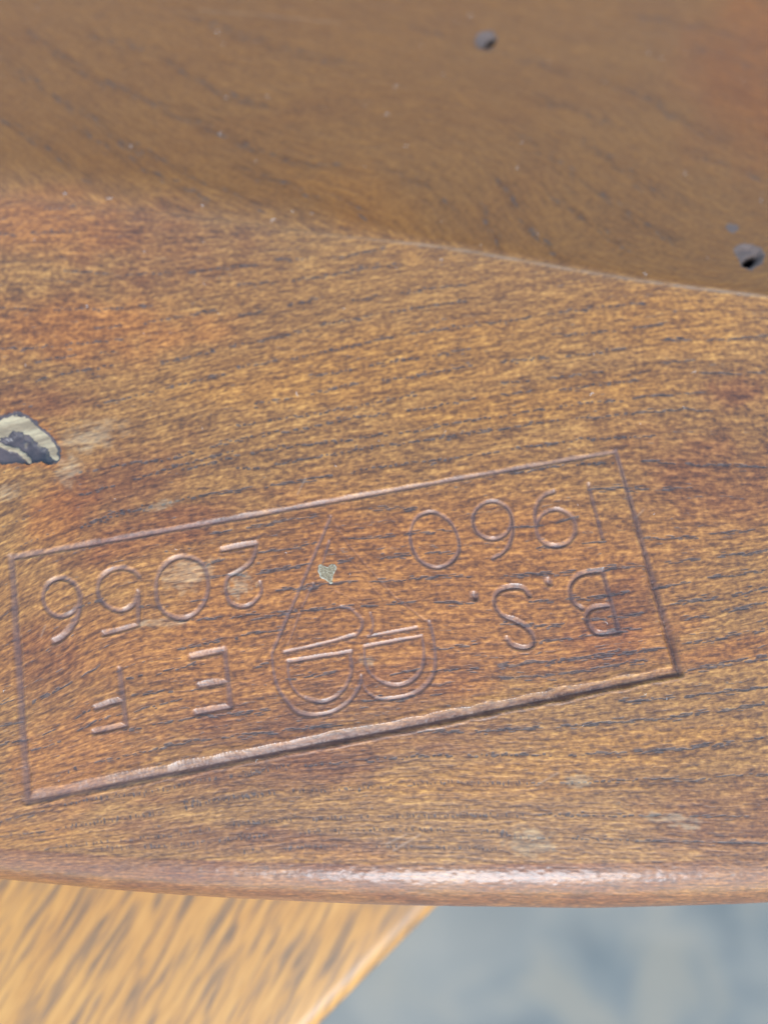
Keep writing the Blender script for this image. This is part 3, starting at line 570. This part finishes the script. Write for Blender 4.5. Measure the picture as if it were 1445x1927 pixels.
# skirt round the sides and back, and the underside (far outside the picture)
ringi = np.concatenate([idx[:, 0][::-1][:-1], idx[0, :-1], idx[:, -1][:-1], idx[-1][::-1]]) 
ringi = np.concatenate([idx[1:, 0][::-1], idx[0, :], idx[1:, -1], idx[-1, 1:-1][::-1]])
low_v = V[ringi].copy(); low_v[:, 2] = TOP + (bot-.3)*MM
ctr = low_v.mean(0); nv = len(V)
skirtV = np.concatenate([low_v, [ctr]]); k = np.arange(len(ringi)); k2 = np.roll(k, -1)
sk = np.stack([ringi[k], nv+k, nv+k2, ringi[k2]], -1)
def put(me, name, typ, data, prop):
    a = me.attributes.new(name, typ, 'POINT'); a.data.foreach_set(prop, np.ascontiguousarray(data, np.float32).ravel())
def attrs(me, sel):
    put(me, 'grain', 'FLOAT_VECTOR', AU[sel], 'vector'); put(me, 'pore', 'FLOAT', PO[sel], 'value'); put(me, 'row', 'FLOAT', ROW_LIPSHADE[sel], 'value'); put(me, 'groove', 'FLOAT', GRV[sel], 'value'); put(me, 'scratch_crest_light', 'FLOAT', SC[sel], 'value'); put(me, 'tone', 'FLOAT_COLOR', TO[sel], 'color'); put(me, 'cream', 'FLOAT', CR[sel], 'value')
main = Fc[gq < 0]
half = k[:-1:2]
uf = np.stack([nv+half, np.full(len(half), nv+len(ringi)), nv+(half+2) % len(ringi), nv+half+1], -1)
facesM = np.concatenate([main, sk, uf])
used, inv = np.unique(facesM, return_inverse=True)
VV = np.concatenate([V, skirtV]); ext_idx = np.concatenate([np.arange(nv), ringi, [ringi[0]]])
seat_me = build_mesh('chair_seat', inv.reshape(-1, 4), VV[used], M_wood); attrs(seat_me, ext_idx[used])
def tag(o, label=None, cat=None, group=None, kind=None):
    for k_, v_ in (('label', label), ('category', cat), ('group', group), ('kind', kind)):
        if v_: o[k_] = v_
    return o
seat = bpy.data.objects.new('chair_seat', seat_me); COL.objects.link(seat)
tag(seat, 'worn brown elm chair seat stamped with a serial number and date, nearest the camera', 'chair seat')
names = [(n, l, M_wood) for n, l, _ in G] + [('knot', 'cream and black knot at the left edge of the seat', M_knot), ('nail_hole', 'round pit near the top of the seat', M_hole), ('nail_hole', 'tiny shallow pit above the larger hole', M_hole), ('nail_hole', 'dark split pit at the right edge of the seat', M_hole)]
for i, (n, l, mt) in enumerate(names):
    f = Fc[gq == i]
    if not len(f): print('empty', n, l); continue
    used, inv = np.unique(f, return_inverse=True)
    me = build_mesh(n, inv.reshape(-1, 4), V[used], mt); attrs(me, used)
    o = bpy.data.objects.new(n, me); COL.objects.link(o); o.parent = seat; o['label'] = l

# ------------------------------------------------------------------ heart shaped fleck of old lacquer
def height_at(x, y):
    i = np.clip(np.searchsorted(XS, x), 1, nx-1); c = gY[:, i]; j = np.clip(np.searchsorted(c, y), 1, len(c)-1); return Z[j, i]
m, nt = mat('old_lacquer'); T = NT(nt); tc = T.n('ShaderNodeTexCoord').outputs['Object']
n1 = T.noise(tc, 9000, 3); n2 = T.noise(tc, 3000, 3)
col = T.ramp(n1, [(.3, (.10, .068, .032)), (.5, (.19, .145, .078)), (.7, (.31, .265, .165))]); rim = T.attr('rim')
col = T.mix(T.math('MULTIPLY', rim, T.rng(n2, .42, .6, 0, .75)), col, (.42, .42, .33))
T.out(Base_Color=col, Roughness=.5, Normal=T.bump(n1, .00004)); M_flake = m
hp = zs(560, 1020, .08304, [(470,545),(495,520),(520,505),(560,520),(600,540),(645,560),(690,575),(712,540),(740,515),(770,502),(800,500),(835,510),(860,530),(890,580),(878,615),(870,640),(850,670),(840,690),(822,725),(810,760),(798,810),(790,860),(792,900),(800,930),(750,950),(725,930),(700,910),(660,880),(620,850),(580,835),(540,825),(515,800),(500,780),(500,750),(490,720),(470,695),(460,660),(462,630),(475,600),(472,570)])
hx, hy = surf(hp[:, 0], hp[:, 1]); cxh, cyh = hx.mean(), hy.mean()
vs, fs, rimv = [], [], []
levels = [(1.0, -.03, 1.), (1.0, .03, 1.), (.91, .055, .8), (.80, .04, .1), (.5, .035, 0.), (.2, .035, 0.)]
nh = len(hx)
for sc, dz, rv in levels:
    for a, b in zip(hx, hy):
        x = cxh+(a-cxh)*sc; y = cyh+(b-cyh)*sc; vs.append((x*MM, y*MM, (height_at(x, y)*0+macro(np.array([x]), np.array([y]))[0]+.0+dz+.012*random.uniform(-1, 1))*MM+TOP)); rimv.append(rv)
for li in range(len(levels)-1):
    for i in range(nh): fs.append((li*nh+i, li*nh+(i+1) % nh, (li+1)*nh+(i+1) % nh, (li+1)*nh+i))
fs.append(tuple((len(levels)-1)*nh+i for i in range(nh)))
me = bpy.data.meshes.new('lacquer_fleck'); me.from_pydata(vs, [], fs); me.materials.append(M_flake); a = me.attributes.new('rim', 'FLOAT', 'POINT'); a.data.foreach_set('value', np.array(rimv, np.float32))
o = bpy.data.objects.new('lacquer_fleck', me); COL.objects.link(o); o.parent = seat; o['label'] = 'pale heart shaped fleck on the stamped mark'

# ------------------------------------------------------------------ lint on the seat
m, nt = mat('lint'); T = NT(nt); T.out(Base_Color=(.62, .60, .58, 1), Roughness=.6); M_lint = m
spots = [(127,366),(200,372),(415,59),(420,80),(505,178),(424,180),(420,250),(250,272),(162,580),(521,415),(748,160),(732,218),(759,275),(978,268),(976,315),(1242,112),(1218,103),(1212,520),(1435,375),(583,402),(834,487),(830,140),(1300,700),(1286,330),(890,30),(548,400),(386,386),(1118,742),(560,735)]
vs, fs = [], []
for i in range(90):
    px, py = spots[i] if i < len(spots) else (random.uniform(0, 1440), random.uniform(20, 1500))
    if py > 900 and random.random() < .5: continue
    x, y = surf(np.array([px]), np.array([py])); x, y = x[0], y[0]
    big = i < len(spots); L = random.uniform(.35, .8) if big else random.uniform(.15, .4); a = random.uniform(0, 6.28); cv = random.uniform(1.0, 3.2); r = .028 if big else .016; n = 6; prev = None
    for kx_ in range(n+1):
        t = kx_/n; ang = a+cv*t; x += math.cos(ang)*L/n; y += math.sin(ang)*L/n; z = height_at(x, y)+.03+.10*math.sin(math.pi*t); b0 = len(vs); rr_ = r*(1-.6*abs(2*t-1))
        for q in range(4):
            w = q*math.pi/2; vs.append(((x-math.sin(ang)*math.cos(w)*rr_)*MM, (y+math.cos(ang)*math.cos(w)*rr_)*MM, (z+math.sin(w)*rr_)*MM+TOP))
        if prev is not None:
            for q in range(4): fs.append((prev+q, prev+(q+1) % 4, b0+(q+1) % 4, b0+q))
        prev = b0
me = bpy.data.meshes.new('lint'); me.from_pydata(vs, [], fs); me.materials.append(M_lint); o = bpy.data.objects.new('lint', me); COL.objects.link(o)
tag(o, 'scattered specks of white lint lying on the brown wooden seat', 'lint', kind='stuff')

# ------------------------------------------------------------------ the lower board
BZ = -34.0; GRAIN = -18
def at(px, py, z): 
    x, y = plane(np.array([float(px)]), np.array([float(py)]), z); return np.array([x[0], y[0]])
pa, pb = at(834, 1702, BZ), at(606, 1932, BZ); d = (pb-pa)/np.linalg.norm(pb-pa); nrm = np.array([-d[1], d[0]])
if nrm[0] > 0: nrm = -nrm                     # into the board
LB, WB, TB, RB = 300., 120., 18., 2.6
mid = (pa+pb)/2
prof = []
for a in np.linspace(0, 90, 9): prof.append((RB-RB*math.sin(math.radians(90-a)), -RB+RB*math.sin(math.radians(a))))
prof = [(0, -TB)] + prof
prof2 = [(WB-u, z) for u, z in prof[::-1]]
nin = 40
inner = [(RB+(WB-2*RB)*i/nin, 0) for i in range(1, nin)]
P = prof + inner + prof2
m, nt = mat('oak_board'); T = NT(nt); g = T.n('ShaderNodeTexCoord').outputs['Object']
rt_ = T.n('ShaderNodeMapping'); nt.links.new(g, rt_.inputs[0]); rt_.inputs['Scale'].default_value = (1000, 1000, 1000); rt_.inputs['Rotation'].default_value = (0, 0, math.radians(GRAIN)); g = rt_.outputs[0]
wv = T.noise(T.scale(g, (.09, .9, .3)), 1, 3, .55, .5); fi = T.noise(T.scale(g, (.12, 1.7, 1)), 1, 3, .6, .3); bl = T.noise(T.scale(g, (.02, .05, .05)), 1, 2)
t = T.math('ADD', T.math('MULTIPLY', wv, .55), T.math('MULTIPLY', fi, .45))
col = T.ramp(t, [(.36, (.15, .092, .046)), (.45, (.27, .145, .052)), (.51, (.42, .205, .046)), (.66, (.52, .275, .068))])
col = T.mix(T.rng(bl, .4, .65, 0, .5), col, T.mix(1., col, (.8, .66, .55), 'MULTIPLY'))
T.out(Base_Color=col, Roughness=.42, Normal=T.bump(fi, .00008, .6), Specular_IOR_Level=.5, Coat_Weight=.15, Coat_Roughness=.35); M_board = m
vs, fs = [], []; nl = 24
for i in range(nl+1):
    l = -LB/2+LB*i/nl
    for u, z in P: vs.append((l*MM, u*MM, z*MM))
n = len(P)
for i in range(nl):
    for j in range(n): fs.append((i*n+j, i*n+(j+1) % n, (i+1)*n+(j+1) % n, (i+1)*n+j))
fs.append(tuple(range(n))[::-1]); fs.append(tuple(nl*n+j for j in range(n)))
me = bpy.data.meshes.new('wooden_board'); me.from_pydata(vs, [], fs); me.materials.append(M_board)
for p in me.polygons: p.use_smooth = len(p.vertices) == 4
o = bpy.data.objects.new('wooden_board', me); COL.objects.link(o)
# local x along the edge, local y into the board
dl = d; 
if dl[0]*nrm[1]-dl[1]*nrm[0] < 0: dl = -dl
o.matrix_world = Matrix(((dl[0], nrm[0], 0, mid[0]*MM), (dl[1], nrm[1], 0, mid[1]*MM), (0, 0, 1, TOP+BZ*MM), (0, 0, 0, 1)))
tag(o, 'golden striped oak board with rounded edge, below the front of the seat', 'board')

# ------------------------------------------------------------------ floor
m, nt = mat('worn_concrete'); T = NT(nt); g = T.n('ShaderNodeTexCoord').outputs['Object']
a1 = T.noise(T.scale(g, (14, 14, 14)), 1, 5, .55, .8); a2 = T.noise(T.scale(g, (5, 9, 5), (3, 1, 0)), 1, 4, .5, .5); a3 = T.noise(g, 300, 3)
col = T.ramp(a1, [(.38, (.066, .083, .080)), (.50, (.108, .120, .108)), (.60, (.172, .158, .118))])
col = T.mix(T.rng(a2, .5, .68, 0, .6), col, (.24, .215, .165)); col = T.mix(T.rng(a3, .4, .7, 0, .15), col, (.12, .12, .12))
T.out(Base_Color=col, Roughness=.55, Normal=T.bump(a3, .0006, .5)); M_floor = m
n = 33; xs2 = np.sign(np.linspace(-1, 1, n))*np.abs(np.linspace(-1, 1, n))**3*60
vs = [(x, y, 0.) for y in xs2 for x in xs2]; fs = [(j*n+i, j*n+i+1, (j+1)*n+i+1, (j+1)*n+i) for j in range(n-1) for i in range(n-1)]
me = bpy.data.meshes.new('floor'); me.from_pydata(vs, [], fs); me.materials.append(M_floor); o = bpy.data.objects.new('floor', me); COL.objects.link(o)
tag(o, 'blurred blue grey worn concrete floor under the chair', kind='structure')
